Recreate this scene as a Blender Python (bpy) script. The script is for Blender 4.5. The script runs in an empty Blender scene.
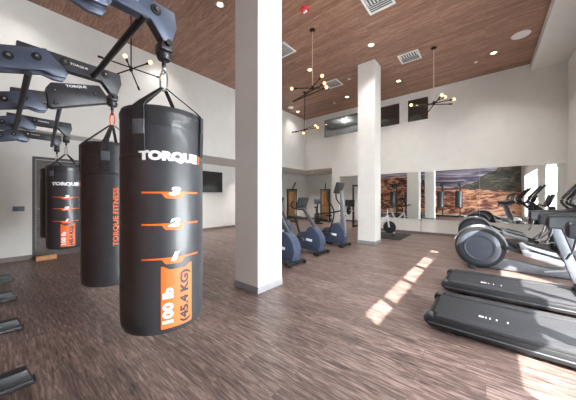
import bpy, bmesh, math, random
from mathutils import Vector, Matrix, Euler
random.seed(7)
R = math.radians
scn = bpy.context.scene
COL = scn.collection

# ------------------------------------------------------------------ camera
cam_d = bpy.data.cameras.new('camera')
cam = bpy.data.objects.new('camera', cam_d)
COL.objects.link(cam)
cam.location = (0, 0, 1.5)
cam.rotation_euler = (R(90), 0, R(39.4))
cam_d.sensor_width = 36
cam_d.lens = 15.056
cam_d.shift_y = -0.0042
cam_d.clip_start = 0.02
scn.camera = cam

# ------------------------------------------------------------------ world, sun, daylight, exposure
wd = bpy.data.worlds.new('world')
scn.world = wd
wd.use_nodes = True
wd.node_tree.nodes['Background'].inputs[0].default_value = (0.80, 0.90, 1.0, 1)
wd.node_tree.nodes['Background'].inputs[1].default_value = 1.6
SUN_DIR = Vector((-1.0, 0.8, -0.909)).normalized()
sd = bpy.data.lights.new('sun', 'SUN')
sd.energy = 44.0
sd.angle = R(0.5)
sd.color = (1.0, 0.95, 0.87)
sun = bpy.data.objects.new('sun', sd)
COL.objects.link(sun)
sun.location = (12, -6, 12)
sun.rotation_euler = SUN_DIR.to_track_quat('-Z', 'Y').to_euler()


def area(name, loc, size, size_y, power, direction, color=(1, 1, 1)):
    l = bpy.data.lights.new(name, 'AREA')
    l.shape = 'RECTANGLE'
    l.size, l.size_y, l.energy, l.color = size, size_y, power, color
    o = bpy.data.objects.new(name, l)
    COL.objects.link(o)
    o.location = loc
    o.rotation_euler = Vector(direction).to_track_quat('-Z', 'Y').to_euler()
    return o


area('daylight', (2.55, 2.95, 1.65), 5.2, 2.7, 1800, (-1, 0, 0.12), (0.92, 0.97, 1.0))
area('daylight', (2.35, 8.6, 1.65), 2.0, 2.7, 1000, (-1, 0, 0.12), (0.92, 0.97, 1.0))
SPOT_POWER = 230
scn.view_settings.view_transform = 'Standard'
scn.view_settings.look = 'None'
scn.view_settings.gamma = 1
scn.view_settings.use_curve_mapping = False
scn.view_settings.exposure = 0.5


# ------------------------------------------------------------------ materials
def lin(c):
    def f(v):
        v /= 255.0
        return v / 12.92 if v <= 0.04045 else ((v + 0.055) / 1.055) ** 2.4
    return (f(c[0]), f(c[1]), f(c[2]), 1)


def mat(name, rgb, rough=0.5, metal=0.0, emit=None, strength=0, noise=0.0, scale=30, bump=0.0, coat=0.0, spec=0.5):
    m = bpy.data.materials.new(name)
    m.use_nodes = True
    nt = m.node_tree
    b = nt.nodes['Principled BSDF']
    b.inputs['Base Color'].default_value = lin(rgb)
    b.inputs['Roughness'].default_value = rough
    b.inputs['Metallic'].default_value = metal
    b.inputs['Specular IOR Level'].default_value = spec
    b.inputs['Coat Weight'].default_value = coat
    if emit:
        b.inputs['Emission Color'].default_value = lin(emit)
        b.inputs['Emission Strength'].default_value = strength
    if noise or bump:
        tc = nt.nodes.new('ShaderNodeTexCoord')
        n = nt.nodes.new('ShaderNodeTexNoise')
        n.inputs['Scale'].default_value = scale
        n.inputs['Detail'].default_value = 4
        nt.links.new(tc.outputs['Object'], n.inputs['Vector'])
        if noise:
            r = nt.nodes.new('ShaderNodeValToRGB')
            r.color_ramp.elements[0].position = 0.3
            r.color_ramp.elements[1].position = 0.7
            lo = [max(0, c * (1 - noise)) for c in rgb]
            hi = [min(255, c * (1 + noise)) for c in rgb]
            r.color_ramp.elements[0].color = lin(lo)
            r.color_ramp.elements[1].color = lin(hi)
            nt.links.new(n.outputs['Fac'], r.inputs[0])
            nt.links.new(r.outputs[0], b.inputs['Base Color'])
        if bump:
            bp = nt.nodes.new('ShaderNodeBump')
            bp.inputs['Strength'].default_value = bump
            bp.inputs['Distance'].default_value = 0.01
            nt.links.new(n.outputs['Fac'], bp.inputs['Height'])
            nt.links.new(bp.outputs[0], b.inputs['Normal'])
    return m


def plank_mat(name, cols, width, length, mortar, grain, rough, bump=0.15, spec=0.5, gap=0.0025, brickmix=.28):
    """boards running along X"""
    m = bpy.data.materials.new(name)
    m.use_nodes = True
    nt = m.node_tree
    N, L = nt.nodes.new, nt.links.new
    b = nt.nodes['Principled BSDF']
    b.inputs['Roughness'].default_value = rough
    b.inputs['Specular IOR Level'].default_value = spec
    tc = N('ShaderNodeTexCoord')
    br = N('ShaderNodeTexBrick')
    br.offset = 0.37
    br.offset_frequency = 2
    br.inputs['Color1'].default_value = (0, 0, 0, 1)
    br.inputs['Color2'].default_value = (1, 1, 1, 1)
    br.inputs['Mortar'].default_value = (0.5, 0.5, 0.5, 1)
    br.inputs['Scale'].default_value = 1
    br.inputs['Mortar Size'].default_value = gap
    br.inputs['Mortar Smooth'].default_value = 0.1
    br.inputs['Bias'].default_value = 0
    br.inputs['Brick Width'].default_value = length
    br.inputs['Row Height'].default_value = width
    L(tc.outputs['Object'], br.inputs['Vector'])
    # each board shifts its grain
    sc = N('ShaderNodeVectorMath')
    sc.operation = 'SCALE'
    sc.inputs['Scale'].default_value = 17.0
    L(br.outputs['Color'], sc.inputs[0])
    ad = N('ShaderNodeVectorMath')
    ad.operation = 'ADD'
    L(tc.outputs['Object'], ad.inputs[0])
    L(sc.outputs[0], ad.inputs[1])
    mp = N('ShaderNodeMapping')
    mp.inputs['Scale'].default_value = grain
    L(ad.outputs[0], mp.inputs['Vector'])
    n1 = N('ShaderNodeTexNoise')
    n1.inputs['Scale'].default_value = 1.0
    n1.inputs['Detail'].default_value = 7
    n1.inputs['Roughness'].default_value = 0.68
    n1.inputs['Distortion'].default_value = 0.6
    L(mp.outputs[0], n1.inputs['Vector'])
    mx = N('ShaderNodeMix')
    mx.data_type = 'FLOAT'
    mx.inputs[0].default_value = brickmix
    L(n1.outputs['Fac'], mx.inputs[2])
    L(br.outputs['Color'], mx.inputs[3])
    rp = N('ShaderNodeValToRGB')
    e = rp.color_ramp.elements
    e[0].position, e[0].color = 0.33, lin(cols[0])
    e[1].position, e[1].color = 0.68, lin(cols[2])
    k = e.new(0.5)
    k.color = lin(cols[1])
    L(mx.outputs[0], rp.inputs[0])
    mm = N('ShaderNodeMix')
    mm.data_type = 'RGBA'
    mm.inputs[7].default_value = lin(mortar)
    L(br.outputs['Fac'], mm.inputs[0])
    L(rp.outputs[0], mm.inputs[6])
    L(mm.outputs[2], b.inputs['Base Color'])
    bp = N('ShaderNodeBump')
    bp.inputs['Strength'].default_value = bump
    bp.inputs['Distance'].default_value = 0.004
    L(n1.outputs['Fac'], bp.inputs['Height'])
    L(bp.outputs[0], b.inputs['Normal'])
    return m


def mural_mat():
    m = bpy.data.materials.new('canyon_mural')
    m.use_nodes = True
    nt = m.node_tree
    N, L = nt.nodes.new, nt.links.new
    b = nt.nodes['Principled BSDF']
    b.inputs['Roughness'].default_value = 0.6
    tc = N('ShaderNodeTexCoord')
    sp = N('ShaderNodeSeparateXYZ')
    L(tc.outputs['Object'], sp.inputs[0])

    def noise(scale, det, mapping=(1, 1, 1), dist=0.0):
        mp = N('ShaderNodeMapping')
        mp.inputs['Scale'].default_value = mapping
        L(tc.outputs['Object'], mp.inputs['Vector'])
        n = N('ShaderNodeTexNoise')
        n.inputs['Scale'].default_value = scale
        n.inputs['Detail'].default_value = det
        n.inputs['Distortion'].default_value = dist
        L(mp.outputs[0], n.inputs['Vector'])
        return n.outputs['Fac']

    def math2(op, a, c):
        n = N('ShaderNodeMath')
        n.operation = op
        for i, v in enumerate((a, c)):
            if isinstance(v, (int, float)):
                n.inputs[i].default_value = v
            else:
                L(v, n.inputs[i])
        return n.outputs[0]

    def ramp(f, stops):
        r = N('ShaderNodeValToRGB')
        el = r.color_ramp.elements
        el[0].position, el[0].color = stops[0][0], lin(stops[0][1])
        el[1].position, el[1].color = stops[-1][0], lin(stops[-1][1])
        for p, c in stops[1:-1]:
            k = el.new(p)
            k.color = lin(c)
        L(f, r.inputs[0])
        return r.outputs[0]

    def mix(f, a, c):
        n = N('ShaderNodeMix')
        n.data_type = 'RGBA'
        L(f, n.inputs[0])
        L(a, n.inputs[6])
        L(c, n.inputs[7])
        return n.outputs[2]

    x, z = sp.outputs[0], sp.outputs[2]
    sky = ramp(noise(0.8, 4, (0.5, 1, 5.0), 1.2), [(0.3, (78, 72, 94)), (0.5, (140, 130, 150)), (0.68, (205, 192, 198))])
    rock = ramp(noise(1.0, 8, (0.7, 1, 1.9), 2.6), [(0.33, (40, 26, 24)), (0.44, (112, 66, 52)), (0.52, (190, 126, 96)), (0.66, (232, 184, 150))])
    hill = ramp(noise(1.5, 7, (0.8, 1, 2.2), 1.5), [(0.3, (40, 38, 36)), (0.5, (78, 74, 66)), (0.7, (122, 112, 98))])
    edge = math2('MULTIPLY', math2('SUBTRACT', noise(1.1, 6), 0.5), 0.9)
    # the dark slope rises towards +x, the red rock lies below it
    ridge = math2('ADD', math2('ADD', math2('MULTIPLY', x, 0.62), 3.2), edge)
    f1 = math2('GREATER_THAN', ridge, z)
    foot = math2('ADD', math2('ADD', math2('MULTIPLY', x, -0.10), 2.05), edge)
    f2 = math2('GREATER_THAN', foot, z)
    far_z = math2('ADD', math2('MULTIPLY', edge, 1.3), 3.3)
    f0 = math2('MULTIPLY', math2('GREATER_THAN', far_z, z), math2('LESS_THAN', x, -5.2))
    c = mix(f1, sky, hill)
    c = mix(f0, c, rock)
    c = mix(f2, c, rock)
    L(c, b.inputs['Base Color'])
    return m


def glass_mat(name, tint=(1, 1, 1, 1), refl=0.08):
    m = bpy.data.materials.new(name)
    m.use_nodes = True
    nt = m.node_tree
    nt.nodes.remove(nt.nodes['Principled BSDF'])
    t = nt.nodes.new('ShaderNodeBsdfTransparent')
    t.inputs[0].default_value = tint
    g = nt.nodes.new('ShaderNodeBsdfGlossy')
    g.inputs['Roughness'].default_value = 0.02
    x = nt.nodes.new('ShaderNodeMixShader')
    x.inputs[0].default_value = refl
    nt.links.new(t.outputs[0], x.inputs[1])
    nt.links.new(g.outputs[0], x.inputs[2])
    nt.links.new(x.outputs[0], nt.nodes['Material Output'].inputs[0])
    return m


def fabric_mat(name, rgb, through):
    m = bpy.data.materials.new(name)
    m.use_nodes = True
    nt = m.node_tree
    nt.nodes.remove(nt.nodes['Principled BSDF'])
    tc = nt.nodes.new('ShaderNodeTexCoord')
    n = nt.nodes.new('ShaderNodeTexNoise')
    n.inputs['Scale'].default_value = 180
    nt.links.new(tc.outputs['Object'], n.inputs['Vector'])
    r = nt.nodes.new('ShaderNodeValToRGB')
    r.color_ramp.elements[0].color = lin([c * .96 for c in rgb])
    r.color_ramp.elements[1].color = lin(rgb)
    nt.links.new(n.outputs['Fac'], r.inputs[0])
    d = nt.nodes.new('ShaderNodeBsdfDiffuse')
    t = nt.nodes.new('ShaderNodeBsdfTranslucent')
    x = nt.nodes.new('ShaderNodeMixShader')
    x.inputs[0].default_value = through
    nt.links.new(r.outputs[0], d.inputs[0])
    nt.links.new(r.outputs[0], t.inputs[0])
    nt.links.new(d.outputs[0], x.inputs[1])
    nt.links.new(t.outputs[0], x.inputs[2])
    nt.links.new(x.outputs[0], nt.nodes['Material Output'].inputs[0])
    return m


M = dict(
    wall=mat('white_paint', (226, 225, 222), 0.7, noise=0.012, scale=3),
    wall_lobby=mat('grey_paint', (150, 152, 148), 0.7, noise=0.02, scale=3),
    base=mat('grey_brown_skirting', (120, 108, 104), 0.45, noise=0.05, scale=8),
    basegrey=mat('pale_grey_skirting', (150, 148, 152), 0.45, noise=0.03, scale=8),
    floor=plank_mat('grey_brown_floor_boards', [(36, 25, 23), (100, 81, 76), (158, 138, 132)], 0.18, 1.25, (84, 68, 64), (4.5, 52, 1), 0.40, 0.25, brickmix=.07),
    ceil=plank_mat('brown_ceiling_boards', [(116, 84, 68), (148, 110, 92), (182, 142, 120)], 0.13, 2.4, (98, 68, 56), (3.0, 26, 1), 0.42, 0.1, brickmix=.12),
    white_trim=mat('white_trim', (232, 232, 230), 0.4, noise=0.01),
    blind=fabric_mat('grey_blind_fabric', (205, 205, 202), 0.36),
    door=mat('dark_wood', (66, 52, 46), 0.45, noise=0.2, scale=12),
    doorframe=mat('door_frame_paint', (58, 50, 47), 0.45, noise=0.05),
    steel=mat('brushed_steel', (205, 206, 208), 0.28, 1.0, noise=0.03, scale=60),
    chrome=mat('chrome', (225, 225, 228), 0.12, 1.0, noise=0.01),
    wood=mat('pale_orange_wood', (196, 140, 98), 0.55, noise=0.12, scale=14),
    vinyl=mat('black_vinyl', (52, 53, 58), 0.42, noise=0.08, scale=14, bump=0.08, coat=0.1),
    vinyl2=mat('black_vinyl_rim', (44, 45, 48), 0.36, noise=0.08, scale=20, bump=0.1, coat=0.2),
    strap=mat('black_webbing', (40, 40, 42), 0.7, noise=0.15, scale=120),
    strapgrey=mat('grey_webbing', (88, 92, 100), 0.65, noise=0.12, scale=120),
    orange=mat('orange_print', (235, 104, 36), 0.5, noise=0.03),
    whiteprint=mat('white_print', (236, 238, 242), 0.5, noise=0.01),
    blackprint=mat('black_print', (30, 26, 24), 0.5, noise=0.05),
    plate=mat('blue_grey_steel_plate', (72, 78, 95), 0.38, 0.35, noise=0.06, scale=10),
    beam=mat('charcoal_steel', (58, 58, 62), 0.42, 0.3, noise=0.06, scale=12),
    tube=mat('black_steel_tube', (42, 40, 42), 0.4, 0.3, noise=0.05),
    blackplastic=mat('black_plastic', (28, 29, 31), 0.45, noise=0.06, scale=20, spec=.35),
    darkplastic=mat('dark_grey_plastic', (46, 48, 53), 0.45, noise=0.06, scale=20, spec=.35),
    greyplastic=mat('mid_grey_plastic', (80, 82, 88), 0.45, noise=0.05, scale=20),
    silver=mat('silver_paint', (146, 149, 156), 0.4, 0.5, noise=0.04, scale=20),
    blueplastic=mat('slate_blue_plastic', (58, 68, 90), 0.38, noise=0.06, scale=8, coat=0.2),
    discface=mat('slate_disc_plastic', (52, 57, 67), 0.5, noise=0.05, scale=6, coat=0.2),
    belt=mat('grey_running_belt', (46, 46, 49), 0.8, noise=0.12, scale=90, bump=0.15, spec=.2),
    rail=mat('grey_foot_rail', (44, 44, 48), 0.7, noise=0.05, scale=30, spec=.25),
    screen=mat('dark_screen', (14, 16, 22), 0.12, noise=0.1),
    rubber=mat('black_rubber', (24, 24, 25), 0.75, noise=0.2, scale=200),
    gold=mat('bronze_weight_plates', (150, 108, 62), 0.4, 0.4, noise=0.1, scale=20),
    bulb=mat('amber_bulb', (255, 200, 130), 0.2, emit=(255, 190, 110), strength=5),
    lens=mat('lamp_lens', (255, 236, 206), 0.4, emit=(255, 222, 176), strength=14),
    bronze=mat('dark_bronze_metal', (46, 36, 28), 0.35, 0.7, noise=0.05),
    nickel=mat('pale_brass_rod', (206, 184, 162), 0.45, 0.3, noise=0.03),
    red=mat('red_plastic', (206, 40, 44), 0.3, noise=0.04, coat=0.3),
    ventgrey=mat('vent_dark', (96, 98, 100), 0.6, noise=0.05),
    bluegrey=mat('blue_grey_plate', (92, 110, 132), 0.4, noise=0.04),
    mirror=mat('mirror_silver', (236, 239, 238), 0.0, 1.0),
    glass=glass_mat('clear_glass', (0.97, 0.98, 0.98, 1)),
    darkglass=glass_mat('lobby_glass', (0.55, 0.57, 0.57, 1), 0.16),
    mural=mural_mat(),
)


# ------------------------------------------------------------------ mesh builder
class MB:
    def __init__(s):
        s.bm = bmesh.new()

    def _bev(s, vs, bev, seg=2):
        if bev > 0:
            es = {e for v in vs for e in v.link_edges}
            bmesh.ops.bevel(s.bm, geom=list(es), offset=bev, segments=seg, affect='EDGES', profile=0.5, clamp_overlap=True)

    def box(s, c, d, bev=0.0, rot=None, seg=2):
        mtx = Matrix.Translation(c)
        if rot is not None:
            mtx = mtx @ Euler(rot).to_matrix().to_4x4()
        mtx = mtx @ Matrix.Diagonal((d[0], d[1], d[2], 1))
        r = bmesh.ops.create_cube(s.bm, size=1, matrix=mtx)
        s._bev(r['verts'], bev, seg)
        return s

    def b2(s, lo, hi, bev=0.0):
        return s.box([(a + b) / 2 for a, b in zip(lo, hi)], [abs(b - a) for a, b in zip(lo, hi)], bev)

    def cyl(s, a, b, r, r2=None, seg=16, bev=0.0):
        a, b = Vector(a), Vector(b)
        d = b - a
        q = d.to_track_quat('Z', 'Y').to_matrix().to_4x4()
        mtx = Matrix.Translation((a + b) / 2) @ q
        r0 = bmesh.ops.create_cone(s.bm, cap_ends=True, cap_tris=False, segments=seg, radius1=r, radius2=r if r2 is None else r2, depth=d.length, matrix=mtx)
        s._bev(r0['verts'], bev)
        return s

    def ball(s, c, r, sc=(1, 1, 1), seg=14):
        mtx = Matrix.Translation(c) @ Matrix.Diagonal((sc[0], sc[1], sc[2], 1))
        bmesh.ops.create_uvsphere(s.bm, u_segments=seg, v_segments=max(6, seg // 2), radius=r, matrix=mtx)
        return s

    def sweep(s, pts, prof, closed=False, up=(0, 0, 1)):
        """sweep a closed 2-D profile along pts"""
        P = [Vector(p) for p in pts]
        n = len(P)
        rings = []
        for i in range(n):
            if closed:
                t = (P[(i + 1) % n] - P[i - 1]).normalized()
            else:
                t = (P[min(i + 1, n - 1)] - P[max(i - 1, 0)]).normalized()
            u = Vector(up)
            if abs(t.dot(u)) > 0.95:
                u = Vector((1, 0, 0)) if abs(t.x) < 0.9 else Vector((0, 1, 0))
            sd_ = t.cross(u).normalized()
            u2 = sd_.cross(t).normalized()
            pr = prof(i / max(1, n - 1)) if callable(prof) else prof
            rings.append([s.bm.verts.new(P[i] + sd_ * a + u2 * b) for a, b in pr])
        k = len(rings[0])
        for i in range(n if closed else n - 1):
            A, B = rings[i], rings[(i + 1) % n]
            for j in range(k):
                s.bm.faces.new((A[j], A[(j + 1) % k], B[(j + 1) % k], B[j]))
        if not closed:
            s.bm.faces.new(rings[0][::-1])
            s.bm.faces.new(rings[-1])
        return s

    def tube(s, pts, r, seg=10, closed=False, smooth=0):
        if smooth:
            pts = spline(pts, smooth)
        rr = (lambda t: r(t)) if callable(r) else (lambda t: r)
        return s.sweep(pts, lambda t: [(rr(t) * math.cos(2 * math.pi * j / seg), rr(t) * math.sin(2 * math.pi * j / seg)) for j in range(seg)], closed)

    def bar(s, pts, w, h, smooth=0, up=(0, 0, 1)):
        if smooth:
            pts = spline(pts, smooth)
        c = min(w, h) * 0.25
        pr = [(-w / 2 + c, -h / 2), (w / 2 - c, -h / 2), (w / 2, -h / 2 + c), (w / 2, h / 2 - c), (w / 2 - c, h / 2), (-w / 2 + c, h / 2), (-w / 2, h / 2 - c), (-w / 2, -h / 2 + c)]
        return s.sweep(pts, pr, up=up)

    def prism(s, poly, axis, a0, a1, bev=0.0, seg=2):
        """poly in the plane of the other two axes (cyclic order), extruded along axis"""
        def P(u, v, w):
            return {'x': (w, u, v), 'y': (u, w, v), 'z': (u, v, w)}[axis]
        lo = [s.bm.verts.new(P(u, v, a0)) for u, v in poly]
        hi = [s.bm.verts.new(P(u, v, a1)) for u, v in poly]
        n = len(poly)
        fs = [s.bm.faces.new(lo), s.bm.faces.new(hi[::-1])]
        for i in range(n):
            fs.append(s.bm.faces.new((lo[i], hi[i], hi[(i + 1) % n], lo[(i + 1) % n])))
        bmesh.ops.recalc_face_normals(s.bm, faces=fs)
        s._bev(lo + hi, bev, seg)
        return s

    def lathe(s, prof, c=(0, 0, 0), axis='z', seg=32):
        """prof = [(radius, height)]"""
        rings = []
        for r, h in prof:
            ring = []
            for j in range(seg):
                a = 2 * math.pi * j / seg
                u, v = r * math.cos(a), r * math.sin(a)
                p = {'z': (u, v, h), 'y': (u, h, v), 'x': (h, u, v)}[axis]
                ring.append(s.bm.verts.new(Vector(c) + Vector(p)))
            rings.append(ring)
        fs = []
        for A, B in zip(rings, rings[1:]):
            for j in range(seg):
                fs.append(s.bm.faces.new((A[j], A[(j + 1) % seg], B[(j + 1) % seg], B[j])))
        fs.append(s.bm.faces.new(rings[0][::-1]))
        fs.append(s.bm.faces.new(rings[-1]))
        bmesh.ops.recalc_face_normals(s.bm, faces=fs)
        return s

    def build(s, name, m, parent=None, loc=(0, 0, 0), kind=None, label=None, recalc=True):
        if recalc:
            bmesh.ops.recalc_face_normals(s.bm, faces=s.bm.faces[:])
        for f in s.bm.faces:
            f.smooth = True
        for e in s.bm.edges:
            if len(e.link_faces) == 2 and e.calc_face_angle(0) > R(38):
                e.smooth = False
        me = bpy.data.meshes.new(name)
        s.bm.to_mesh(me)
        s.bm.free()
        me.materials.append(M[m] if isinstance(m, str) else m)
        o = bpy.data.objects.new(name, me)
        COL.objects.link(o)
        o.location = loc
        if parent is not None:
            o.parent = parent
        if kind:
            o['kind'] = kind
        if label:
            o['label'] = label
        return o


def spline(pts, n):
    P = [Vector(p) for p in pts]
    Q = [P[0] * 2 - P[1]] + P + [P[-1] * 2 - P[-2]]
    out = []
    for i in range(1, len(Q) - 2):
        for k in range(n):
            t = k / n
            a, b, c, d = Q[i - 1], Q[i], Q[i + 1], Q[i + 2]
            out.append(0.5 * ((2 * b) + (c - a) * t + (2 * a - 5 * b + 4 * c - d) * t * t + (3 * b - a - 3 * c + d) * t ** 3))
    out.append(P[-1])
    return out


def tag(o, label, cat, group=None):
    o['label'] = label
    o['category'] = cat
    if group:
        o['group'] = group
    return o


def thing(name, label, cat, loc=(0, 0, 0), rz=0, group=None):
    o = bpy.data.objects.new(name, None)
    COL.objects.link(o)
    o.empty_display_size = 0.1
    o.location = loc
    o.rotation_euler = (0, 0, rz)
    return tag(o, label, cat, group)


def dup(o, loc=None, rz=None, label=None, parent=None):
    c = o.copy()
    COL.objects.link(c)
    if parent is not None:
        c.parent = parent
    if loc is not None:
        c.location = loc
    if rz is not None:
        c.rotation_euler = (0, 0, rz)
    if label:
        c['label'] = label
    for ch in list(o.children):
        dup(ch, parent=c)
    return c


def text_geo(txt, size, bold=0.0, sx=1.0, shear=0.0):
    """flat letters in XY, centred; returns verts, faces"""
    cu = bpy.data.curves.new('letters', 'FONT')
    cu.body = txt
    cu.size = size
    cu.offset = bold
    cu.shear = shear
    cu.align_x, cu.align_y = 'CENTER', 'CENTER'
    cu.resolution_u = 3
    ob = bpy.data.objects.new('letters', cu)
    COL.objects.link(ob)
    dg = bpy.context.evaluated_depsgraph_get()
    me = bpy.data.meshes.new_from_object(ob.evaluated_get(dg))
    V = [(v.co.x * sx, v.co.y) for v in me.vertices]
    F = [tuple(p.vertices) for p in me.polygons]
    bpy.data.objects.remove(ob)
    bpy.data.curves.remove(cu)
    bpy.data.meshes.remove(me)
    return V, F


def raw(name, V, F, m, parent=None, label=None):
    me = bpy.data.meshes.new(name)
    me.from_pydata([tuple(v) for v in V], [], F)
    me.materials.append(M[m])
    o = bpy.data.objects.new(name, me)
    COL.objects.link(o)
    if parent is not None:
        o.parent = parent
    if label:
        o['label'] = label
    return o


# ================================================================== ROOM
CZ = 5.89
XL, XD, XF = -7.886, -8.55, -9.9          # upper wall, door wall, recess wall
YB, YA, YS = 11.15, 14.1, -1.2            # back wall, alcove wall, wall behind the camera
XR = 1.945
SO = 3.04


def S(name, m, boxes, label=None):
    b = MB()
    for lo, hi in boxes:
        b.b2(lo, hi)
    return b.build(name, m, kind='structure', label=label)


S('floor', 'floor', [((XF - .3, YS - .3, -.15), (XR + .3, YA + .3, 0))], 'grey brown wood plank floor')
S('ceiling', 'ceil', [((XL - .1, YS - .3, CZ), (XR + .3, YB + .3, CZ + .15))], 'brown wood plank ceiling')
S('ceiling_soffit', 'wall', [((XF - .2, YS - .2, SO), (XL - .15, YA + .2, SO + .15)), ((XL - .15, YB + .15, SO), (-3.8, YA + .2, SO + .15))])
S('wall_left_upper', 'wall', [((XL - .15, YS - .1, SO), (XL, YB + .15, CZ))])
DY0, DY1, DZ = .64, 1.64, 2.45
S('wall_left_door', 'wall', [((XD - .15, YS, 0), (XD, DY0, SO)), ((XD - .15, DY1, 0), (XD, 3.1, SO)), ((XD - .15, DY0, DZ), (XD, DY1, SO)), ((XF, 3.1 - .12, 0), (XD - .15, 3.1, SO))])
S('wall_left_recess', 'wall', [((XF - .15, 3.1 - .12, 0), (XF, YA, SO))])
S('wall_alcove_back', 'wall', [((XF - .15, YA, 0), (-3.7, YA + .15, SO)), ((-3.95, YB + .15, 0), (-3.8, YA, SO))])
# back wall with its openings
WZ0, WZ1 = 4.70, 5.62
B0, B1 = YB, YB + .15
W = [(-6.68, -4.70), (-4.15, -2.90), (-2.57, -1.81)]
segs = [((XL, B0, SO), (XR + .15, B1, WZ0)), ((XL, B0, WZ1), (XR + .15, B1, CZ)),
        ((XL, B0, WZ0), (W[0][0], B1, WZ1)), ((W[0][1], B0, WZ0), (W[1][0], B1, WZ1)),
        ((W[1][1], B0, WZ0), (W[2][0], B1, WZ1)), ((W[2][1], B0, WZ0), (XR + .15, B1, WZ1)),
        ((-6.2, B0, 0), (-5.8, B1, SO)), ((-5.8, B0, 2.56), (-3.95, B1, SO)), ((-3.95, B0, 0), (XR + .15, B1, SO))]
S('wall_back', 'wall', segs)
S('wall_behind', 'wall', [((XF, YS - .15, 0), (XR + .15, YS, CZ))])
# wall with the daylight windows
P = [(.46, 1.11), (1.21, 2.20), (2.31, 3.31), (3.42, 4.40), (4.51, 5.45), (7.60, 8.50), (8.70, 9.60)]
Z0, Z1 = .30, 2.91
rs = [((XR, YS, 0), (XR + .04, YB, Z0)), ((XR, YS, Z1), (XR + .04, YB, CZ)), ((XR, YS, Z0), (XR + .04, P[0][0], Z1)), ((XR, P[-1][1], Z0), (XR + .04, YB, Z1))]
for a, b in zip(P, P[1:]):
    rs.append(((XR, a[1], Z0), (XR + .04, b[0], Z1)))
S('wall_right', 'wall', rs)
S('trim_1', 'wall', [((1.13, YS, 5.67), (XR, YB, CZ))], 'white dropped beam along the ceiling edge')
for i, (y0, y1) in enumerate(P):
    f = MB()
    for lo, hi in [((XR + .005, y0, Z0), (XR + .04, y0 + .02, Z1)), ((XR + .005, y1 - .02, Z0), (XR + .04, y1, Z1)),
                   ((XR + .005, y0 + .02, Z0), (XR + .04, y1 - .02, Z0 + .03)), ((XR + .005, y0 + .02, Z1 - .015), (XR + .04, y1 - .02, Z1))]:
        f.b2(lo, hi)
    w = f.build('window_%d' % (i + 1), 'white_trim', kind='structure')
    MB().b2((XR + .025, y0 + .02, Z0 + .03), (XR + .031, y1 - .02, Z1 - .015)).build('pane', 'glass', w)
    bl = .36 if i in (0, 5, 6) else 1.575
    zt = 2.86 if i > 4 else 2.60
    # roller blind hung in the middle of the window; it leaves a strip of glass above
    b = MB().b2((XR - .018, y0 - .02, bl), (XR - .012, y1 + .02, zt)).cyl((XR - .025, y0 - .02, zt + .012), (XR - .025, y1 + .02, zt + .012), .022)
    b.b2((XR - .025, y0 - .02, bl - .025), (XR - .005, y1 + .02, bl))
    b.build('roller_blind', 'blind', w)
# interior windows high on the back wall, with the upstairs lobby behind
for i, (x0, x1) in enumerate(W):
    f = MB()
    t = .03
    for lo, hi in [((x0, B0 + .05, WZ0), (x0 + t, B0 + .1, WZ1)), ((x1 - t, B0 + .05, WZ0), (x1, B0 + .1, WZ1)), ((x0 + t, B0 + .05, WZ0), (x1 - t, B0 + .1, WZ0 + t)), ((x0 + t, B0 + .05, WZ1 - t), (x1 - t, B0 + .1, WZ1))]:
        f.b2(lo, hi)
    w = f.build('window_%d' % (i + 8), 'doorframe', kind='structure')
    MB().b2((x0 + t, B0 + .07, WZ0 + t), (x1 - t, B0 + .078, WZ1 - t)).build('pane', 'darkglass', w)
S('wall_lobby', 'wall_lobby', [((-8.2, 13.6, 3.3), (-.5, 13.75, 5.95)), ((-8.2, B1, 3.3), (-8.05, 13.6, 5.95)), ((-.6, B1, 3.3), (-.45, 13.6, 5.95)), ((-5.2, 12.6, 3.3), (-4.9, 12.9, 5.8))])
S('floor_lobby', 'doorframe', [((-8.2, B1, 3.2), (-.45, 13.75, 3.3))])
S('ceiling_lobby', 'wall_lobby', [((-8.2, B1, 5.80), (-.45, 13.75, 5.95))])

# skirting
S('baseboard_left', 'base', [((XD, YS, 0), (XD + .015, DY0 - .06, .11)), ((XD, DY1 + .06, 0), (XD + .015, 3.1, .11)), ((XF, 3.1, 0), (XF + .015, YA, .11))])
S('baseboard_back', 'base', [((-3.95, B0 - .015, 0), (XR, B0, .10)), ((-6.2, B0 - .015, 0), (-5.8, B0, .10)), ((XF + .015, YA - .015, 0), (-3.95, YA, .11))])
S('baseboard_right', 'base', [((XR - .015, YS, 0), (XR, B0 - .015, .10))])

# the two columns
PILLARS = []
for x0, y0 in ((-3.30, 2.60), (-3.28, 7.64)):
    c = MB().b2((x0, y0, 0), (x0 + .56, y0 + .56, CZ)).build('pillar', 'wall', kind='structure')
    c['label'] = 'square white pillar from floor to ceiling'
    b = MB()
    for lo, hi in [((x0 - .012, y0 - .012, 0), (x0 + .572, y0, .10)), ((x0 - .012, y0 + .56, 0), (x0 + .572, y0 + .572, .10)), ((x0 - .012, y0, 0), (x0, y0 + .56, .10)), ((x0 + .56, y0, 0), (x0 + .572, y0 + .56, .10))]:
        b.b2(lo, hi)
    b.build('baseboard', 'basegrey', c)

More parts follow.
